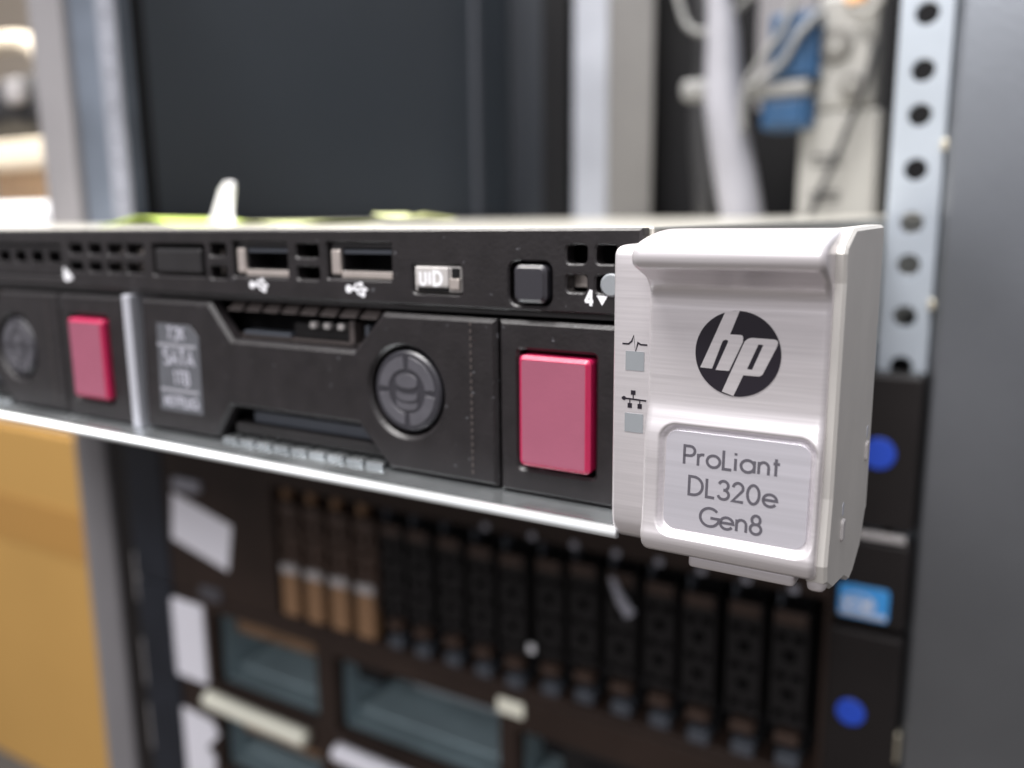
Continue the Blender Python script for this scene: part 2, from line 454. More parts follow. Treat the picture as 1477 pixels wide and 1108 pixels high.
# perforated tab in its well
th_ = []
for i in range(15):
    x = -107.1 - i * 5.95
    th_.append(rr(x - 4.0, x, 36.7, 38.9, .3))
MB().plate(rr(-199.8, -106.1, 34.1, 40.2, .3), th_, .7, 1.6, .15).build('pull_tab', M_BLACK, srv)
MB().box(-77.0, -64.6, -.1, 3, 35.4, 39.9, .5).build('blank_cover', M_BLACK2, srv)
# bits of metal seen inside the vents
for x in (-91.6, -86.2, -63.4, 7.6, -90.4, -84.9):
    MB().box(x - .9, x + 1.2, 2.6, 4.4, 35.2 if x > 0 else 35.4, 37.5 if x > 0 else 39.7, .2).build('inner_bracket', M_METALWARM, srv)

# usb ports
for x0, x1, z0, z1 in ((-35.3, -22.7, 35.55, 41.05), (-56.5, -44.2, 35.35, 41.05)):
    u = MB().plate(rr(x0, x1, z0, z1, .2), [rr(x0 + 2.5, x1 - .35, z0 + 1.25, z1 - .8, .15)], .9, 9.5, .12).build('usb_port', M_BLACK2, srv)
    MB().box(x0 + .4, x0 + 2.3, .35, 2.0, z0 + .5, z1 - 1.0, .3).build('shell_spring', M_METALWARM, u)
    MB().box(x0 + 2.5, x1 - .05, .35, 8.0, z0 + .05, z0 + 1.15, .15).build('shell', M_METALWARM, u)
    MB().box(x0 + 2.7, x1 - .4, .9, 8.0, z1 - 1.7, z1 - 1.05, .1).build('tongue', M_LATCH, u)
# usb trident marks
def trident(cx, cz, s, mp=None):
    t = MB()
    ribbon(t, [(cx - 1.6 * s, cz), (cx + 1.5 * s, cz)], .38 * s, -.03, .02)
    ribbon(t, [(cx - .8 * s, cz), (cx - .1 * s, cz + .75 * s), (cx + .7 * s, cz + .75 * s)], .32 * s, -.034, .02)
    ribbon(t, [(cx - .2 * s, cz), (cx + .4 * s, cz - .75 * s), (cx + 1.1 * s, cz - .75 * s)], .32 * s, -.038, .02)
    t.cyl(cx - 1.6 * s, cz, .62 * s, -.042, .02, 14)
    t.box(cx + .5 * s, cx + 1.2 * s, -.046, .02, cz + .4 * s, cz + 1.1 * s)
    t.cyl(cx + 1.2 * s, cz - .75 * s, .45 * s, -.05, .02, 12)
    t.plate([(cx + 1.4 * s, cz - .45 * s), (cx + 2.2 * s, cz), (cx + 1.4 * s, cz + .45 * s)], [], -.054, .02)
    return t
for cx, cz in ((-29.5, 34.0), (-50.8, 34.0)):
    trident(cx, cz, 1.02).build('usb_mark', M_WHITE, srv)
# uid button
u = MB().box(-18.4, -10.1, .2, 3, 34.0, 37.85, .35, 3).build('uid_button', M_UID, srv)
MB().box(-18.0, -12.0, -.35, .6, 34.75, 37.75, .3, 3).build('button_cap', M_UID, u)
MB().box(-11.6, -10.3, -.1, .5, 36.2, 37.6, .1).build('window', M_DARK, u)
MB().box(-11.9, -10.2, -.25, .5, 34.5, 36.1, .15).build('lens', M_METALWARM, u)
MB().box(-17.8, -12.2, .1, .3, 34.15, 34.6, .05).build('slot', M_DARK, u)
text('UID', -15.0, 35.15, 1.85, .48, -.37, .1, 1.05, .26).build('lettering', M_WHITE, u)
# power button
p = MB().plate(rr(-.85, 4.25, 33.2, 38.35, 1.0), [], -.9, 2, .5).build('power_button', M_BADGE0, srv)
# status led and number by the ear
MB().cyl(13.5, 35.9, 1.6, -.25, .6, 24, .3).build('status_light', M_LED, srv)
text('4', 10.35, 33.1, 2.1, .42, -.03, .05).build('port_number', M_WHITE, srv)
MB().plate([(12.2, 33.2), (13.0, 34.5), (11.4, 34.5)], [], -.03, .02).build('port_arrow', M_WHITE, srv)
t = MB().cyl(-104.4, 34.2, 1.15, -.05, .02, 16); t.box(-104.0, -102.6, -.055, .02, 33.5, 34.4); t.box(-105.4, -104.6, -.06, .02, 34.6, 35.8)
t.build('network_mark', M_WHITE, srv)

# ------------------------------------------------- hot-swap drive carriers
def carrier(off_x):
    ZB, ZT = 5.95, 30.6
    outer = [(-83.6, ZB), (-64.2, ZB), (-59.6, 12.4), (-30.6, 12.4), (-24.4, ZB), (-4.25, ZB), (-4.25, ZT), (-24.6, ZT), (-30.8, 24.3), (-58.4, 24.3), (-63.6, ZT), (-82.4, ZT)]
    hole = [circ(-20.7, 18.6, 6.95, 48)]
    c = MB().plate(outer, hole, 0, 2.6, .62, .6).build('drive_carrier', M_BLACK, srv, loc=(off_x, 0, 0))
    # right hand latch block with its well for the red button
    MB().plate([(-3.75, ZB - .2), (16.6, ZB - .2), (16.6, ZT), (-3.75, ZT)], [rr(-.55, 11.35, 9.5, 26.5, .5)], -.05, 3.0, .55, .45).build('latch_block', M_BLACK, c)
    rb = MB().plate(rr(-.05, 10.95, 10.15, 25.95, .7), [], -1.1, 3.0, .5)
    MB().box(-.5, 11.3, 2.2, 3.4, 9.6, 26.4).build('well_floor', M_DARK, c)
    rbo = rb.build('release_button', M_RED, c)
    MB().plate(rr(.55, 10.35, 10.75, 25.35, .35), [], -1.13, -1.0).build('button_face', M_REDF, c)
    # dotted seam
    g = MB()
    for k in range(22):
        z = 7.4 + k * 1.05
        g.box(-8.7, -8.35, -.10, .05, z, z + .55)
    g.build('dotted_seam', M_TOOTH, c)
    # recess backs, latch parts and vent teeth
    MB().box(-66, -22, 9.0, 10.5, ZB, 31).build('recess_back', M_DARK, c)
    b = MB().box(-61.2, -25.8, 2.9, 9, 24.4, 25.0, .1); b.build('recess_ledge', M_TOOTH, c)
    MB().box(-46.5, -33.0, 3.2, 6.5, 25.0, 27.6, .3).build('latch_module', M_SFF, c)
    MB().box(-58.2, -47.0, 2.7, 5.5, 25.0, 25.7, .2).build('latch_bar', M_LATCH, c)
    for x in (-42.0, -39.0, -36.0):
        MB().box(x, x + 1.3, 2.2, 3.4, 27.0, 28.0, .2).build('latch_pin', M_UID, c)
    MB().box(-33.3, -32.2, 2.0, 5.5, 25.0, 28.6, .2).build('latch_pin', M_TOOTH, c)
    MB().box(-30.5, -29.6, 2.6, 5.5, 25.6, 28.0, .2).build('latch_post', M_LATCH, c)
    for k in range(8):
        x = -60.3 + k * 4.3
        v = [(x, 1.2, 29.3), (x + 3.4, 1.2, 29.3), (x + 3.4, 2.8, 30.9), (x + .5, 2.8, 30.9), (x, 5, 29.3), (x + 3.4, 5, 29.3), (x + 3.4, 5, 30.9), (x + .5, 5, 30.9)]
        link('vent_tooth', v, [(0, 1, 2, 3), (4, 7, 6, 5), (0, 4, 5, 1), (1, 5, 6, 2), (2, 6, 7, 3), (3, 7, 4, 0)], M_TOOTH, c)
    MB().box(-57.8, -27.2, 3.4, 8, 8.9, 11.2, .25).build('lower_latch', M_LATCH, c)
    MB().box(-60.4, -25.6, 1.2, 4.2, 7.2, 9.2, .4).build('lower_ledge', M_SFF, c)
    MB().box(-30.4, -29.0, 3.2, 3.5, 9.9, 11.0).build('latch_hole', M_DARK, c)
    for k in range(9):
        x = -62.3 + k * 4.15
        MB().box(x, x + 3.45, -.3, 3.4, 5.5, 6.6, .25).build('vent_tab', M_FLOOR, c)
    # round badge
    bd = MB().cyl(-20.5, 18.7, 6.3, .15, 2.4, 48, .35).build('round_badge', M_BADGE0, c)
    for k in range(4):
        a = math.radians(90 * k + 6); b_ = math.radians(90 * k + 84)
        MB().cyl(-20.5, 18.7, 5.35, .02, .3, 12, .05, 3.5, a, b_).build('badge_segment', M_BADGE, bd)
    dk = MB()
    def lens(z0, z1, w, sag):
        top = [(-20.5 + w * math.cos(t), z1 + (sag if 1 else 0) * math.sin(t)) for t in [math.radians(d) for d in range(0, 181, 15)]]
        bot = [(-20.5 + w * math.cos(t), z0 + .75 * math.sin(t)) for t in [math.radians(d) for d in range(180, 361, 15)]]
        return top + bot
    dk.plate(lens(19.9, 20.4, 2.0, 1.0), [], .02, .3, .04)
    for zz in (18.1, 16.7):
        up_ = [(-20.5 + 2.0 * math.cos(math.radians(d)), zz + .7 + .6 * math.sin(math.radians(d))) for d in range(0, -181, -15)]
        lo_ = [(-20.5 + 2.0 * math.cos(math.radians(d)), zz - .2 + .75 * math.sin(math.radians(d))) for d in range(180, 361, 15)]
        dk.plate([(-18.5, zz + .7)] + up_[1:-1] + [(-22.5, zz + .7)] + lo_, [], .02, .3, .0)
    dk.build('disk_symbol', M_BADGE, bd)
    # capacity label
    lb = MB().plate([(-78.9, 9.9), (-67.2, 9.9), (-66.9, 24.2), (-69.2, 26.2), (-78.2, 26.2)], [], -.08, .05, .05).build('capacity_label', M_LABEL, c)
    text('7.2K', -73.0, 23.45, 2.15, .42, -.10, .05, .95, .16).build('label_print', M_INK, lb)
    text('SATA', -72.6, 18.75, 2.75, .52, -.10, .05, 1.0, .14).build('label_print', M_INK, lb)
    text('1TB', -72.3, 15.1, 2.4, .48, -.10, .05, .95, .18).build('label_print', M_INK, lb)
    text('HOTPLUG', -73.0, 10.9, 1.75, .36, -.10, .05, .95, .16).build('label_print', M_INK, lb)
    for z in (22.0, 13.6):
        MB().box(-78.4, -67.9, -.11, -.06, z, z + .55).build('label_rule', M_GREYLINE, lb)
    MB().box(-86.9, -84.6, -.8, 6, 5.56, 31.15, .3).build('bay_divider', M_SEP, c)
    return c
c0 = carrier(0)
for k in (1, 2, 3): dup(c0, srv, (-k * PITCH, 0, 0))

# ------------------------------------------------- silver right ear

def sstep(t): t = max(0., min(1., t)); return t * t * (3 - 2 * t)
def loft(profile, xl, xr, rl, rr_, step, disp=None, res=8, xlf=None, step_end=7):
    """extrude a (y,z) profile along x, ends rounded by insetting the profile"""
    P = [(p.x, p.y) for p in spline([(a, b, 0) for a, b in profile], res)]
    N = []
    for i in range(len(P)):
        a = P[max(i - 1, 0)]; b = P[min(i + 1, len(P) - 1)]
        dx, dy = b[0] - a[0], b[1] - a[1]; L = math.hypot(dx, dy) or 1
        N.append((dy / L, -dx / L))          # points into the body for a path running top-back, front, bottom
    secs = []
    for k in range(step_end + 1):
        t = PI / 2 * k / step_end; secs.append((xl + rl * (1 - math.cos(t)), rl * (1 - math.sin(t))))
    m = max(1, int((xr - rr_ - xl - rl) / step))
    for k in range(1, m): secs.append((xl + rl + (xr - rr_ - xl - rl) * k / m, 0))
    for k in range(step_end + 1):
        t = PI / 2 * (1 - k / step_end); secs.append((xr - rr_ * (1 - math.cos(t)), rr_ * (1 - math.sin(t))))
    V = []; F = []; n = len(P)
    for x, ins in secs:
        for (y, z), (ny, nz) in zip(P, N):
            xx = x
            if xlf: xx = x + xlf(z) * max(0, 1 - (x - xl) / 2.5)
            yy, zz = y + ny * ins * SG, z + nz * ins * SG
            if disp: yy += disp(xx, z, y)
            V.append((xx, yy, zz))
    for i in range(len(secs) - 1):
        for j in range(n - 1):
            F.append((i * n + j, i * n + j + 1, (i + 1) * n + j + 1, (i + 1) * n + j))
    F.append(tuple(range(n))); F.append(tuple((len(secs) - 1) * n + j for j in range(n)))
    return V, F
SG = -1
LX0, LX1, LZ0, LZ1 = 24.5, 41.6, 7.9, 20.3
def sdrr(x, z, x0, x1, z0, z1, r):
    qx = abs(x - (x0 + x1) / 2) - (x1 - x0) / 2 + r; qz = abs(z - (z0 + z1) / 2) - (z1 - z0) / 2 + r
    return math.hypot(max(qx, 0), max(qz, 0)) + min(max(qx, qz), 0) - r
def edisp(x, z, y):
    if y > -6: return 0
    d = -sdrr(x, z, LX0 - .35, LX1 + .35, LZ0 - .35, LZ1 + .35, 1.9)
    return .85 * sstep(d / .8 + .35)
body = [(2, 43.1), (-1, 43.12), (-3.5, 43.1), (-6.5, 42.85), (-9.6, 42.35), (-11.9, 41.75), (-12.7, 41.25), (-12.98, 40.5), (-12.9, 39.6), (-12.5, 39.0), (-11.7, 38.55),
        (-10.7, 38.0), (-9.7, 37.4), (-8.95, 36.7), (-8.5, 35.9), (-8.38, 34.9), (-8.4, 33.5), (-8.4, 29), (-8.4, 24.6), (-8.5, 22.8), (-8.85, 21.3), (-9.25, 19.6), (-9.45, 17), (-9.6, 12), (-9.9, 8.6), (-10.15, 7.2), (-10.05, 6.2), (-9.5, 5.2), (-8.2, 4.6), (-6, 4.3), (-2, 4.15), (2, 4.1)]
V, F = loft(body, 22.0, 42.5, .9, .8, .17, edisp, 9, lambda z: -.45 * sstep((z - 37.6) / 1.4))
ear = link('mounting_ear', V, F, M_SILVER, srv, True)
strip = [(3, 41.35), (-1, 41.35), (-4.6, 41.3), (-6.2, 41.1), (-6.95, 40.5), (-7.15, 39.4), (-7.15, 36), (-7.15, 25), (-7.15, 12), (-7.1, 8.2), (-6.8, 6.4), (-5.9, 5.0), (-4.4, 4.2), (-2, 3.95), (3, 3.9)]
V, F = loft(strip, 16.95, 24.0, .7, .2, .6, None, 8)
link('status_strip', V, F, M_SILVER, ear, True)
# side plate
sp_ = [(-3.2, 43.15), (15.6, 43.3), (16.2, 42.6), (16.6, 30.5), (16.0, 30.2), (16.4, 29.8), (17.0, 6.0), (16.0, 5.4), (13.5, 1.6), (9.0, -.4), (6.5, -.7), (5.4, -.2), (2.5, 1.2), (-4.5, 2.4), (-8.2, 4.4), (-8.7, 6.5), (-7.7, 14), (-7.5, 37.5), (-8.0, 40.6), (-7.6, 41.4)]
pl = MB().plate(sp_, [], 43.6, 41.4, .35, mp=lambda a, b, c: (b, a, c))
side = pl.build('side_plate', M_EARSIDE, ear)
for (y, z) in ((13.4, 14.6), (-.8, 8.4)):
    s_ = MB().plate(rr(y - .8, y + .8, z - 1.3, z + 1.3, .5), [], 43.9, 43.5, .15, mp=lambda a, b, c: (b, a, c)); s_.build('side_rivet', M_CAPTOP, side)
    s_ = MB().plate(rr(y - .6, y + .6, z + 1.7, z + 3.3, .4), [], 43.64, 43.5, .05, mp=lambda a, b, c: (b, a, c)); s_.build('side_notch', M_SEP, side)
MB().box(27.4, 40.0, -7.6, 2, 2.9, 4.6, .5, 3).build('lower_flange', M_SILVER, ear, True)
MB().box(41.3, 43.4, -8.0, 0, 3.0, 5.4, .7, 3).build('lower_corner', M_SILVER, ear, True)
# round black logo with its two slanted letters
CX, CZ, RL = 32.72, 29.45, 4.82
YF = -8.42
MB().cyl(CX, CZ, RL, YF - .06, YF + .25, 72).build('logo_disc', M_BLKINK, ear)
def lp(pts):   # crop pixels to millimetres on the ear face
    return [(CX + (x - 583) / 443. * RL, CZ - (y - 568) / 452. * RL) for x, y in pts]
def rnd(pts, idx, r, n=5):
    out = []
    for i, p in enumerate(pts):
        if i in idx:
            a = Vector(pts[i - 1]) - Vector(p); b = Vector(pts[(i + 1) % len(pts)]) - Vector(p)
            A = Vector(p) + a.normalized() * r; B = Vector(p) + b.normalized() * r
            for k in range(n + 1):
                t = k / n; q = A * (1 - t) ** 2 + Vector(p) * 2 * t * (1 - t) + B * t * t; out.append((q.x, q.y))
        else: out.append(p)
    return out
h = lp(rnd([(446, 128), (592, 116), (502, 366), (640, 366), (636, 440), (505, 752), (364, 752), (494, 424), (432, 424), (325, 742), (198, 738), (300, 490)], {3, 7, 8}, 34)) 
hb = MB().plate(h, [], YF - .10, YF - .05)
hb.build('logo_letter', M_SILVER, ear)
p_out = lp(rnd([(700, 388), (985, 392), (992, 440), (840, 786), (655, 786), (560, 1016), (438, 980), (655, 430)], {0, 1, 2, 3}, 38))
p_in = lp([(796, 452), (846, 454), (742, 722), (690, 718)])
MB().plate(p_out, [p_in], YF - .10, YF - .05).build('logo_letter', M_SILVER, ear)
# recessed model label
def yl(z): return -8.55 + (z - 20.0) * .055
lbl = MB().plate(rr(LX0 + .25, LX1 - .25, LZ0 + .25, LZ1 - .25, 1.5, 6), [], -.10, .6, .08, mp=lambda x, y, z: (x, yl(z) + y + .02, z)).build('model_label', M_BRUSH, ear)
mpl = lambda x, y, z: (x, yl(z - (x - 33) * .0) + y + .02, z)
for s_, z, h_, cx in (('ProLiant', 16.15, 2.15, 32.6), ('DL320e', 12.6, 2.15, 32.9), ('Gen8', 9.15, 2.15, 32.9)):
    text(s_, cx, z, h_, .32, -.13, .04, 1.10, .15, mpl).build('label_print', M_GREYINK, lbl)
# status marks on the strip
q = MB(); y = -7.19
ribbon(q, [(18.3, 29.55), (19.1, 29.55), (19.5, 29.9), (19.75, 30.6), (20.0, 28.6), (20.3, 29.75), (20.7, 29.55), (21.5, 29.55)], .20, y, y + .06)
q.build('pulse_mark', M_BLKINK, ear)
q = MB(); ribbon(q, [(18.3, 22.85), (21.5, 22.75)], .20, y, y + .06)
q.cyl(18.6, 22.85, .26, y - .01, y + .05, 10); q.box(19.5, 20.1, y - .004, y + .05, 23.35, 23.9); q.box(19.75, 19.87, y - .006, y + .05, 22.8, 23.4)
for x in (19.1, 20.4): q.box(x, x + .55, y - .008, y + .05, 21.7, 22.3); q.box(x + .22, x + .34, y - .012, y + .05, 22.2, 22.8)
q.build('network_mark', M_BLKINK, ear)
for z in (26.35, 18.7):
    MB().box(18.75, 21.15, -7.21, -6.9, z, z + 2.35).build('status_window', M_LED, ear)

# =================================================================== THINGS LYING ON THE SERVER LID
def sheet(name, label, cat, pts_fn, nu, nv, th, m, group=None):
    V = []; F = []
    for k in (0, 1):
        for i in range(nu + 1):
            for j in range(nv + 1):
                x, y, z = pts_fn(i / nu, j / nv); V.append((x, y, z + (th if k else 0)))
    n = (nu + 1) * (nv + 1)
    g = lambda i, j, k=0: k * n + i * (nv + 1) + j
    for i in range(nu):
        for j in range(nv):
            F += [(g(i, j), g(i + 1, j), g(i + 1, j + 1), g(i, j + 1)), (g(i, j, 1), g(i, j + 1, 1), g(i + 1, j + 1, 1), g(i + 1, j, 1))]
    for i in range(nu): F += [(g(i, 0), g(i, 0, 1), g(i + 1, 0, 1), g(i + 1, 0)), (g(i, nv), g(i + 1, nv), g(i + 1, nv, 1), g(i, nv, 1))]
    for j in range(nv): F += [(g(0, j), g(0, j + 1), g(0, j + 1, 1), g(0, j, 1)), (g(nu, j), g(nu, j, 1), g(nu, j + 1, 1), g(nu, j + 1))]
    return props(link(name, V, F, m, None, True), label, cat, group)
sheet('sticky_note', 'bright green sticky note curling up at the left on top of the server lid', 'note',
      lambda u, v: (-170 + 36 * u + 4 * v, 52 + 26 * v, 43.5 + 2.3 * math.sin(PI * u) ** 2 * (1 - v * .3)), 16, 8, .2, M_NOTE, 'green notes on the server lid')
sheet('sticky_note', 'faded yellow-green note lying flat behind the usb ports on the lid', 'note',
      lambda u, v: (-122 + 34 * u + 3 * v, 54 + 22 * v, 43.5 + .75 * math.sin(PI * 1.4 * u) ** 2), 16, 8, .2, M_NOTE2, 'green notes on the server lid')
sheet('sticky_note', 'small pale green note raised on the lid above the UID button', 'note',
      lambda u, v: (-76 + 15 * u + 1 * v, 60 + 12 * v, 43.5 + 2.3 - 1.2 * u * v - .9 * math.sin(PI * u)), 10, 6, .25, M_NOTE2, 'green notes on the server lid')
def peak(u, v):
    w = 2.2 + 2.2 * (1 - v) - 1.6 * max(0, v - .8) * 5 * .8 + 1.5 * max(0, .25 - v) * 4
    return (-128.5 + (u - .5) * 2 * w + 1.2 * v, 60 + 3 * math.sin(PI * u) + 2 * v, 43.5 + 11.2 * v)
sheet('paper_scrap', 'white torn paper tag standing up like a fin on the server lid', 'paper', peak, 8, 12, .3, M_WHITEP)

# =================================================================== RACK CABINET
rack = thing('server_rack', 'open grey rack cabinet with drilled zinc rails that holds all the servers', 'rack cabinet', (-190, 190, -350))
RO = (-190, 190, -350)
def rk(mb, name, m, parent=None, smooth=False):
    mb.v = [(a - RO[0], b - RO[1], c - RO[2]) for a, b, c in mb.v]
    return mb.build(name, m, parent or rack, smooth)
ZL, ZH = -340, 330
def rail_holes(x, r, square=False):
    hs = []; z = 102.24; zs = []
    seq = [15.875, 12.7, 15.875]
    # first hole at 102.24; below it 15.875, 12.7, 15.875, 15.875, 12.7 ...
    pat = [15.875, 12.7, 15.875]
    k = 0; zz = z
    while zz > ZL + 12: zs.append(zz); zz -= pat[k % 3]; k += 1
    up_ = [15.875, 12.7, 15.875]; k = 0
    zz = z
    while True:
        zz += up_[k % 3]; k += 1
        if zz > ZH - 12: break
        zs.append(zz)
    return [circ(x, q, r, 20) for q in zs]
def plate_rk(name, outer, holes, y0, y1, m, ch=.3):
    mb = MB().plate(outer, holes, y0, y1, ch, .15); return rk(mb, name, m)
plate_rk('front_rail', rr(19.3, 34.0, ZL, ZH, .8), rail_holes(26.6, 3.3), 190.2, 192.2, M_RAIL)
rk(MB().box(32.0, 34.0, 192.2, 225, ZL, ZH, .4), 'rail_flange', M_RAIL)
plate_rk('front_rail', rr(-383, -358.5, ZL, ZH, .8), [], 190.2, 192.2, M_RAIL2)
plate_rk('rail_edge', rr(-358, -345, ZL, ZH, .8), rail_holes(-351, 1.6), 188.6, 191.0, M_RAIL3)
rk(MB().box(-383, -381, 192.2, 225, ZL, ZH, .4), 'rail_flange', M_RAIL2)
rk(MB().box(35.2, 130, 184, 300, ZL, ZH, 2.2, 4), 'corner_post', M_FRAME, None, False)
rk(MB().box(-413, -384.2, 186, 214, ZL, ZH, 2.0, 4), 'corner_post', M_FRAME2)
rk(MB().box(-424, -415, 219.5, 260, ZL, ZH, .5), 'dark_filler', M_DARK)  # black strip painting the shaded gap before the side panel
rk(MB().box(-421, -417, 628, 636, ZL, ZH, .5), 'panel_seam', M_SEAM)
rk(MB().box(-424, -421, 264, 700, ZL, ZH, .5), 'side_panel', M_PANEL)
rk(MB().box(-424, -381, 216.5, 219, ZL, ZH, .3), 'dark_filler', M_DARK)  # black sheet painting the same dark gap behind the left post
rk(MB().box(60, 63, 302, 700, ZL, ZH, .5), 'side_panel', M_PANEL)
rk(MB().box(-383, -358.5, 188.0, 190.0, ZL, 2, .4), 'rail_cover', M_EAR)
rk(MB().box(-424, -345, 702, 706, ZL, ZH, .5), 'dark_filler', M_REARF)
rk(MB().box(-378, -350, 690, 702, ZL, ZH, .5), 'dark_filler', M_DARK)
# rear post: channel with two faces
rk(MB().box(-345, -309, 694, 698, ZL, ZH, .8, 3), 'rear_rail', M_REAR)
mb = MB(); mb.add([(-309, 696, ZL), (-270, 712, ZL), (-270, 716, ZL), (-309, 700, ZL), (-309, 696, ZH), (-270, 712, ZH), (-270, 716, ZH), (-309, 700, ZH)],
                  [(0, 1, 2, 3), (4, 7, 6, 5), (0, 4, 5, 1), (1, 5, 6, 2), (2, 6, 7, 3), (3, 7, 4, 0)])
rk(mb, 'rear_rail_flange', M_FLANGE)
rk(MB().box(-345, 62, 760, 764, ZL, ZH, .5), 'rear_door', M_DARK)
# fasteners on the posts
for z in (64.5, 17.5): rk(MB().box(33.2, 35.1, 187.6, 190.2, z - 1.6, z + 1.6, .4), 'frame_screw', M_BRASS)
rk(MB().box(33.6, 35.6, 181.0, 184.0, -133, -122, .6), 'frame_screw', M_BRASS)
for z in (-155, -163 - 45, -250):
    rk(MB().box(-368, -361, 186.6, 190.2, z - 15, z + 15, 1.2), 'cage_nut', M_CAPTOP)

# =================================================================== SERVERS BELOW
def ear_plate(x0, x1, z0, z1, y, m, parent, name='ear'):
    return MB().box(x0, x1, y, y + 6, z0, z1, 1.0, 2).build(name, m, parent)

# --- A: the one directly under the pulled-out server
A = thing('rack_server', 'dark server directly under the pulled-out one, blue dot on its ear', 'server', (0, 180, -56))
def loc(mb, o): mb.v = [(v[0] - o[0], v[1] - o[1], v[2] - o[2]) for v in mb.v]; return mb
oa = (0, 180, -56)
loc(MB().box(-326, 12, 186, 690, -55.5, 2, .5), oa).build('chassis', M_DARK, A)
loc(MB().box(-326, 12, 181, 186, -55.5, 1.5, .6), oa).build('bezel', M_BROWN, A)
ap = loc(MB().box(13, 34.6, 180, 189.5, -53.3, -3.6, 1.0), oa).build('ear', M_EAR, A)
loc(MB().box(-357, -327, 180, 189.5, -55, 0, 1.0), oa).build('ear', M_EARL, A)
loc(MB().cyl(23.3, -28.6, 5.0, 179.3, 180.4, 28, .2), oa).build('blue_dot', M_BLUE, ap)
loc(MB().box(-272, -250, 180.4, 181, -50, -30, .1), oa).build('paper_tag', M_STICKW, A)

# --- B: 16 small drive carriers
ob = (0, 180, -150)
B = thing('rack_server', 'black storage server with sixteen narrow upright drive carriers and blue chip sticker', 'server', ob)
loc(MB().box(-326, 12, 205, 690, -149, -57.5, .5), ob).build('chassis', M_DARK, B)
loc(MB().plate(rr(-326, 12.5, -150, -57.5, .5), [rr(-246, 10, -146.5, -80.5, .5)], 180, 205, .8), ob).build('bezel', M_BROWN, B)
for z0, z1, m in ((-86.3, -57.2, M_EAR), (-150, -88.6, M_EAR)):
    q = loc(MB().box(11.8 if z0 < -88 else 12.2, 34.6, 179.4, 189.5, z0, z1, 1.2), ob).build('ear', m, B)
    if z0 < -88: loc(MB().cyl(20.4, -117.6, 4.6, 178.8, 179.8, 28, .2), ob).build('blue_dot', M_BLUE, q)
    else:
        st = loc(MB().plate(rr(14.4, 29.6, -83.8, -72.9, 1.2), [], 178.9, 179.6, .1), ob).build('chip_sticker', M_STB, q)
        loc(MB().plate([(20.6 + 5.2 * math.cos(t), -78.6 + 3.3 * math.sin(t)) for t in [2 * PI * i / 28 for i in range(28)]],
                       [[(20.6 + 4.4 * math.cos(t), -78.6 + 2.6 * math.sin(t)) for t in [2 * PI * i / 28 for i in range(28)]]], 178.7, 179.0), ob).build('sticker_ring', M_STP, st)
        loc(text('intel', 20.6, -80.0, 3.0, .7, 178.75, .2, 1.0, .2), ob).build('sticker_print', M_WHITE, st) if all(c in G for c in 'intel') else None
        loc(MB().box(15.0, 29.0, 178.75, 179.0, -83.2, -81.4, .1), ob).build('sticker_band', M_STP, st)
loc(MB().box(13.5, 33, 178.8, 179.7, -56.6, -54.2, .3), ob).build('ear_trim', M_CAPTOP, B)
loc(MB().box(-357, -327, 180, 189.5, -150, -57, 1.0), ob).build('ear', M_EARL, B)
loc(MB().box(-246, 10, 199, 200, -146, -81), ob).build('bay_back', M_DARK, B)
def sff(tan):
    c = MB()
    holes = []
    for r in range(5):
        z = -128.0 + r * 7.2
        if r % 2: holes.append(rr(5.4, 9.6, z, z + 3.8, 1.2))
        else: holes.append(rr(2.9, 6.3, z, z + 2.8, .6)); holes.append(rr(8.7, 12.1, z, z + 2.8, .6))
    c.plate(rr(1.2, 13.6, -131, -87.5, .6), holes, 181.5, 190, .5, .3)
    o = loc(c, ob).build('drive_carrier', M_SFFB if tan else M_SFF, B)
    loc(MB().box(1.2, 13.6, 190, 196, -146, -82), ob).build('carrier_body', M_DARK, o)
    loc(MB().box(2.2, 12.8, 180.8, 186, -92.6, -87.9, .5), ob).build('upper_latch', M_SFFB, o)
    loc(MB().box(2.6, 6.4 if tan else 4.0, 183, 188, -87, -81.8, .4), ob).build('lever', M_TANCAP if tan else M_LATCH, o)
    if tan:
        loc(MB().box(2.0, 12.4, 180.2, 186, -145.5, -124.0, .8), ob).build('lower_latch', M_TANCAP, o)
        loc(MB().box(2.0, 12.4, 179.9, 184, -123.6, -119.5, .6), ob).build('latch_top', M_CAPTOP, o)
    else:
        loc(MB().box(3.8, 12.0, 180.8, 186, -137.5, -133.5, .6), ob).build('lower_latch', M_SFFB, o)
        loc(MB().box(4.6, 12.4, 180.4, 186, -146.0, -141.0, .6), ob).build('lower_tab', M_LATCH, o)
    return o
PW = 15.75
ct = sff(True); cd = sff(False)
def put(o, x): o.location = (x * K, 0, 0)
put(ct, -244.5); put(cd, -244.5 + 4 * PW)
for k in (1, 2, 3): put(dup(ct), -244.5 + k * PW)
for k in range(5, 16):
    q = dup(cd); q.location = ((-244.5 + k * PW + random.uniform(-.5, .5)) * K, random.uniform(-1.5, 1.5) * K, random.uniform(-1, 1) * K)
for x in (-123, -101, -82.5, -65, -48, -32, -16, 0):
    loc(MB().box(x - 1.5, x + 1.5, 178.9, 180.2, -80.2, -77.4, .5), ob).build('drive_light', M_INK, B)
loc(MB().tube([(-66, 178, -88), (-62, 177, -95), (-58, 177.5, -101)], [1.0, 1.8, 2.2]), ob).build('dangling_tag', M_INK, B)
loc(MB().box(-103, -100, 178.6, 180, -128.6, -125, .5), ob).build('drive_light', M_WHITE, B)
panel3((-319, 179.6 , -95), (-275, 179.6, -106), (-280, 179.6, -131), (-322, 179.6, -121), .4, 'paper_label', M_STICKW, None)
lab = bpy.data.objects['paper_label']
for v in lab.data.vertices: v.co -= Vector(ob) * K
lab.parent = B
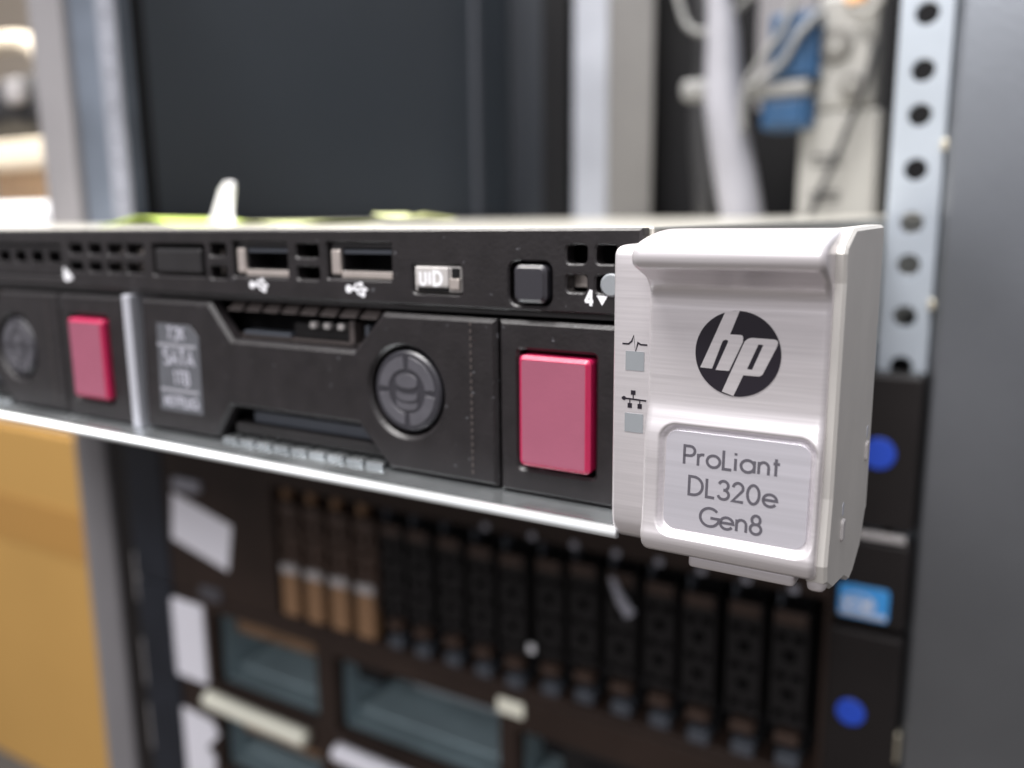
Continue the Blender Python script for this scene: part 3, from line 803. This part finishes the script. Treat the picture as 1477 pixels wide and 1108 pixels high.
loc(MB().box(-316, -296, 177.5, 181, -92, -86, 1.0), ob).build('front_button', M_INK, B)
loc(MB().box(-302, -286, 178, 181, -150, -143, 1.0), ob).build('front_button', M_BADGE, B)

# --- C: empty large bays
oc = (0, 180, -330)
C_ = thing('rack_server', 'lowest server with open empty steel drive bays and pale bay handles', 'server', oc)
bays = []
for z0, z1 in ((-200, -158), (-250, -216), (-305, -265)):
    for x0, x1, dz in ((-298, -224, 0), (-212, -119, 3), (-110, -12, 9)): bays.append((x0, x1, z0, z1 - dz if z1 == -158 else z1))
loc(MB().plate(rr(-326, 12.5, -330, -151, .5), [rr(a, b, c, d, 1) for a, b, c, d in bays], 181, 188, .8), oc).build('bezel', M_BROWN, C_)
loc(MB().box(-326, 12, 250, 690, -330, -151), oc).build('chassis', M_DARK, C_)
for a, b, c, d in bays:
    w = MB()
    w.box(a - 1, a - .05, 188, 250, c, d); w.box(b + .05, b + 1, 188, 250, c, d)
    w.box(a, b, 188, 250, c - 1, c - .05); w.box(a, b, 188, 250, d + .05, d + 1); w.box(a, b, 248, 249.5, c, d)
    t = loc(w, oc).build('drive_bay', M_BAY, C_)
    loc(MB().box(a + 2, b - 2, 196, 245, c + 4, c + 6, .5), oc).build('slide', M_BAY, t)
    loc(MB().box(a + 20, b - 4, 215, 230, c + 12, c + 16, 1), oc).build('crossbar', M_STEEL, t)
    if a == -298: loc(MB().box(a + 10, b - 1, 189, 205, d - 12, d - 1, 1), oc).build('upper_patch', M_BAYREFL, t)  # added block whose brown stands in for a reflection at the bay top
    else: loc(MB().box(a + 8, a + 24, 189, 215, d - 12, d - 1, 1), oc).build('upper_patch', M_DARK, t)  # added dark block stands in for the black hole at the bay top
    loc(MB().box(a + 6, b - 6, 235, 247, c + 16, c + 24, 1), oc).build('backplane', M_DARK, t)
    if a == -110: loc(MB().box(a + 20, b - .5, 184, 246, c + .5, d - .5, 1.5).box(a + 30, a + 50, 181.5, 184, c + 8, d - 8, 1), oc).build('drive_blank', M_SFF, t)
    for q in (.25, .6): loc(MB().box(a + (b - a) * q, a + (b - a) * q + 5, 212, 220, c + 1, c + 5, 1), oc).build('standoff', M_STEEL, t)
for (x0, z0, x1, z1, m) in ((-299, -205.5, -228, -206.5, M_HANDLE), (-208, -206.5, -124, -207.5, M_STICKW), (-102, -206, -20, -207, M_HANDLE)):
    loc(MB().tube([(x0, 176, z0), ((x0 + x1) / 2, 175.7, (z0 + z1) / 2), (x1, 176, z1)], 4.4, 12), oc).build('bay_handle', m, C_, True)
loc(MB().box(-119, -106, 179.6, 181.2, -160.5, -153.5, 1.0), oc).build('paper_tag', M_HANDLE, C_)
loc(MB().box(-328, -303, 179.6, 181.2, -201, -156, 1.5), oc).build('paper_label', M_STICKW, C_)
loc(MB().plate([(-326, -300), (-304, -300), (-305, -262), (-302, -246), (-308, -240), (-298, -230), (-302, -223), (-326, -221)], [], 179.6, 181.2), oc).build('paper_label', M_STICKW, C_)
loc(MB().box(-357, -327, 180, 189.5, -330, -151, 1.0), oc).build('ear', M_EARL, C_)
loc(MB().box(11.8, 34.6, 180, 189.5, -330, -151.5, 1.2), oc).build('ear', M_EAR, C_)

# =================================================================== BEHIND, INSIDE THE RACK: POWER STRIP, PLUGS, CABLES
op = (-60, 520, -100)
PS = thing('power_strip', 'beige upright power strip with round sockets at the back of the rack', 'power strip', op)
loc(MB().box(-84, -34, 515, 545, -100, 112, 2.5), op).build('strip_body', M_BEIGE, PS)
loc(MB().box(-76, -38, 512, 540, 112, 185, 5), op).build('strip_head', M_BEIGE, PS)
for x, z, r in ((-63, 152, 10.5), (-52, 126, 7.5)):
    k = loc(MB().cyl(x, z, r, 508, 514, 28, 1.5), op).build('socket', M_SOCK, PS)
    loc(MB().cyl(x, z, r * .42, 506.5, 508.6, 20, .8), op).build('socket_core', M_BEIGE, k)
for z in (82, 77, 58, 54): loc(MB().box(-75, -56, 513.8, 515.4, z, z + 1.8, .3), op).build('vent_slot', M_CABLEB, PS)
loc(MB().box(-58, -46, 506, 512, 176, 184, 2), op).build('amber_lamp', mat('amber_lens', (.9, .48, .2), .4), PS)
for (x, z) in ((-78, 167), (-76, 157), (-80, 148), (-73, 137), (-80, 115), (-80, 106)):
    loc(MB().box(x - 4, x + 4, 509, 516, z - 4, z + 4, 2), op).build('terminal', M_BEIGE, PS)
def plug(z0, z1, x0, x1, label):
    x0 -= 0; x1 += 6
    o = thing('power_plug', label, 'plug', ((x0 + x1) / 2, 515, z0), 'blue plugs beside the power strip')
    q = ((x0 + x1) / 2, 515, z0)
    loc(MB().box(x0, x1, 500, 530, z0, z1, 3, 3), q).build('plug_body', M_PLUG, o)
    loc(MB().box(x0 + 5, x1 - 5, 497, 501, z0 + 3, z1 - 3, 1), q).build('plug_grip', M_PLUG, o)
plug(101, 122, -107, -80, 'small blue plug below the grey clamp beside the beige power strip')
plug(131, 174, -103, -77, 'tall blue plug above the grey clamp, crossed by two pale cables')
props(loc(MB().box(-116, -75, 496, 528, 121.5, 131, 3), (0, 0, 0)).build('cable_clamp', M_CABLEG), 'grey cable clamp between the two blue plugs', 'clamp')
def cable(name, label, pts, r, m, n=10):
    o = MB().tube(pts, r, n).build(name, m, None, True); return props(o, label, 'cable')
cable('cable_bundle', 'thick white cable bundle hanging down behind the server', [(-146, 520, 200), (-141, 520, 170), (-136, 515, 120), (-126, 515, 70), (-118, 515, 30)], [7, 11, 13.5, 14.5, 14.5], M_CABLEW, 14)
cable('power_cable', 'pale cable rising from the clamp past the tall blue plug', [(-84, 500, 200), (-92, 496, 165), (-104, 495, 148), (-116, 495, 128), (-118, 500, 100)], 2.3, M_CABLEG)
cable('power_cable', 'pale cable curving into the right side of the tall blue plug', [(-70, 500, 172), (-82, 492, 158), (-92, 492, 142), (-112, 493, 128)], 2.5, M_CABLEG)
cable('power_cable', 'thin black cable slanting down across the beige power strip', [(-38, 505, 150), (-42, 504, 128), (-54, 504, 92), (-64, 504, 66), (-74, 504, 40)], 2.0, M_CABLEB)
cable('power_cable', 'pale cable looping at the top of the beige power strip', [(-36, 500, 205), (-34, 500, 180), (-42, 502, 168), (-52, 503, 172)], 2.6, M_BEIGE)
cable('network_cable', 'grey cable arching above the white bundle at the top', [(-190, 560, 210), (-180, 556, 186), (-165, 552, 178), (-146, 540, 182), (-120, 530, 198)], 2.5, M_CABLEG)
cable('network_cable', 'black cable hanging left of the white bundle', [(-200, 640, 260), (-192, 640, 180), (-196, 640, 120), (-188, 640, 40)], 9, M_CABLEB)
cable('network_cable', 'second black cable hanging close to the white bundle', [(-168, 600, 260), (-176, 600, 180), (-170, 600, 120), (-176, 600, 40)], 8, M_CABLEB)
props(MB().box(-174, -153, 528, 546, 128, 142, 4, 3).build('cable_tie', M_CABLEG, None, True), 'grey knotted tie left of the white cable bundle', 'cable tie')
props(MB().box(-140, -95, 600, 640, 125, 230, 3).build('junction_box', M_FRAME2), 'grey box behind the blue plugs', 'box')

# =================================================================== LEFT OF THE RACK
co = (-890, 470, -620)
cb = thing('cardboard_box', 'large brown cardboard box standing left of the rack', 'box', co)
loc(MB().box(-1100, -640, 420, 800, -620, -178, 3, 2), co).build('carton', M_CARD, cb)
loc(MB().box(-1099, -641, 419.2, 420.2, -318, -262, .2), co).build('tape', M_TAPE, cb)
props(MB().box(-1060, -700, 430, 700, -177.5, -160, 5, 3).build('foam_slab', M_FOAM, None, True), 'white foam slab lying on the brown cardboard box', 'foam')
props(MB().box(-1050, -770, 440, 700, -159.5, 12, 3).build('tan_carton', M_TAN), 'tan carton stacked on the foam slab', 'carton')
wp = MB().box(-1030, -792, 410, 640, 12.5, 66, 16, 5).build('white_package', M_WHITEP, None, True); props(wp, 'white rounded package on the tan carton at the left edge', 'package')
props(MB().box(-1030, -804, 500, 700, 66.6, 104, 3).build('flat_carton', M_TAN), 'flat tan carton lying on the white package', 'carton')
props(MB().box(-1040, -797, 425, 700, 104.5, 129, 4, 3).build('cream_box', M_CREAM), 'long cream box under the black bag at the left', 'box')
bg_ = MB().tube([(-960, 470, 140), (-900, 470, 165), (-850, 470, 160), (-808, 470, 146)], [30, 36, 33, 16], 16).build('black_bag', M_CABLEB, None, True)
props(bg_, 'black soft bag lying on the cream box', 'bag')
MB().box(-866, -838, 428, 440, 165, 190, 5, 3).build('silver_clasp', M_CAPTOP, bg_)
cable('cream_hose', 'thick cream hose bending over the black bag', [(-960, 440, 226), (-880, 440, 228), (-830, 440, 222), (-806, 440, 204), (-800, 440, 186)], [9, 10, 10, 9, 7], M_CREAM, 14)
props(MB().box(-1300, -780, 900, 930, 180, 420, 3).build('tan_board', M_TAN), 'tan board standing behind the hose', 'board')

# setting
props(MB().box(-5000, -1000, 2600, 2640, -1100, 1800).build('wall', M_WALL), kind='structure')
props(MB().box(-5000, 2500, -2500, 2600, -1130, -1100).build('floor', M_GROUND), kind='structure')
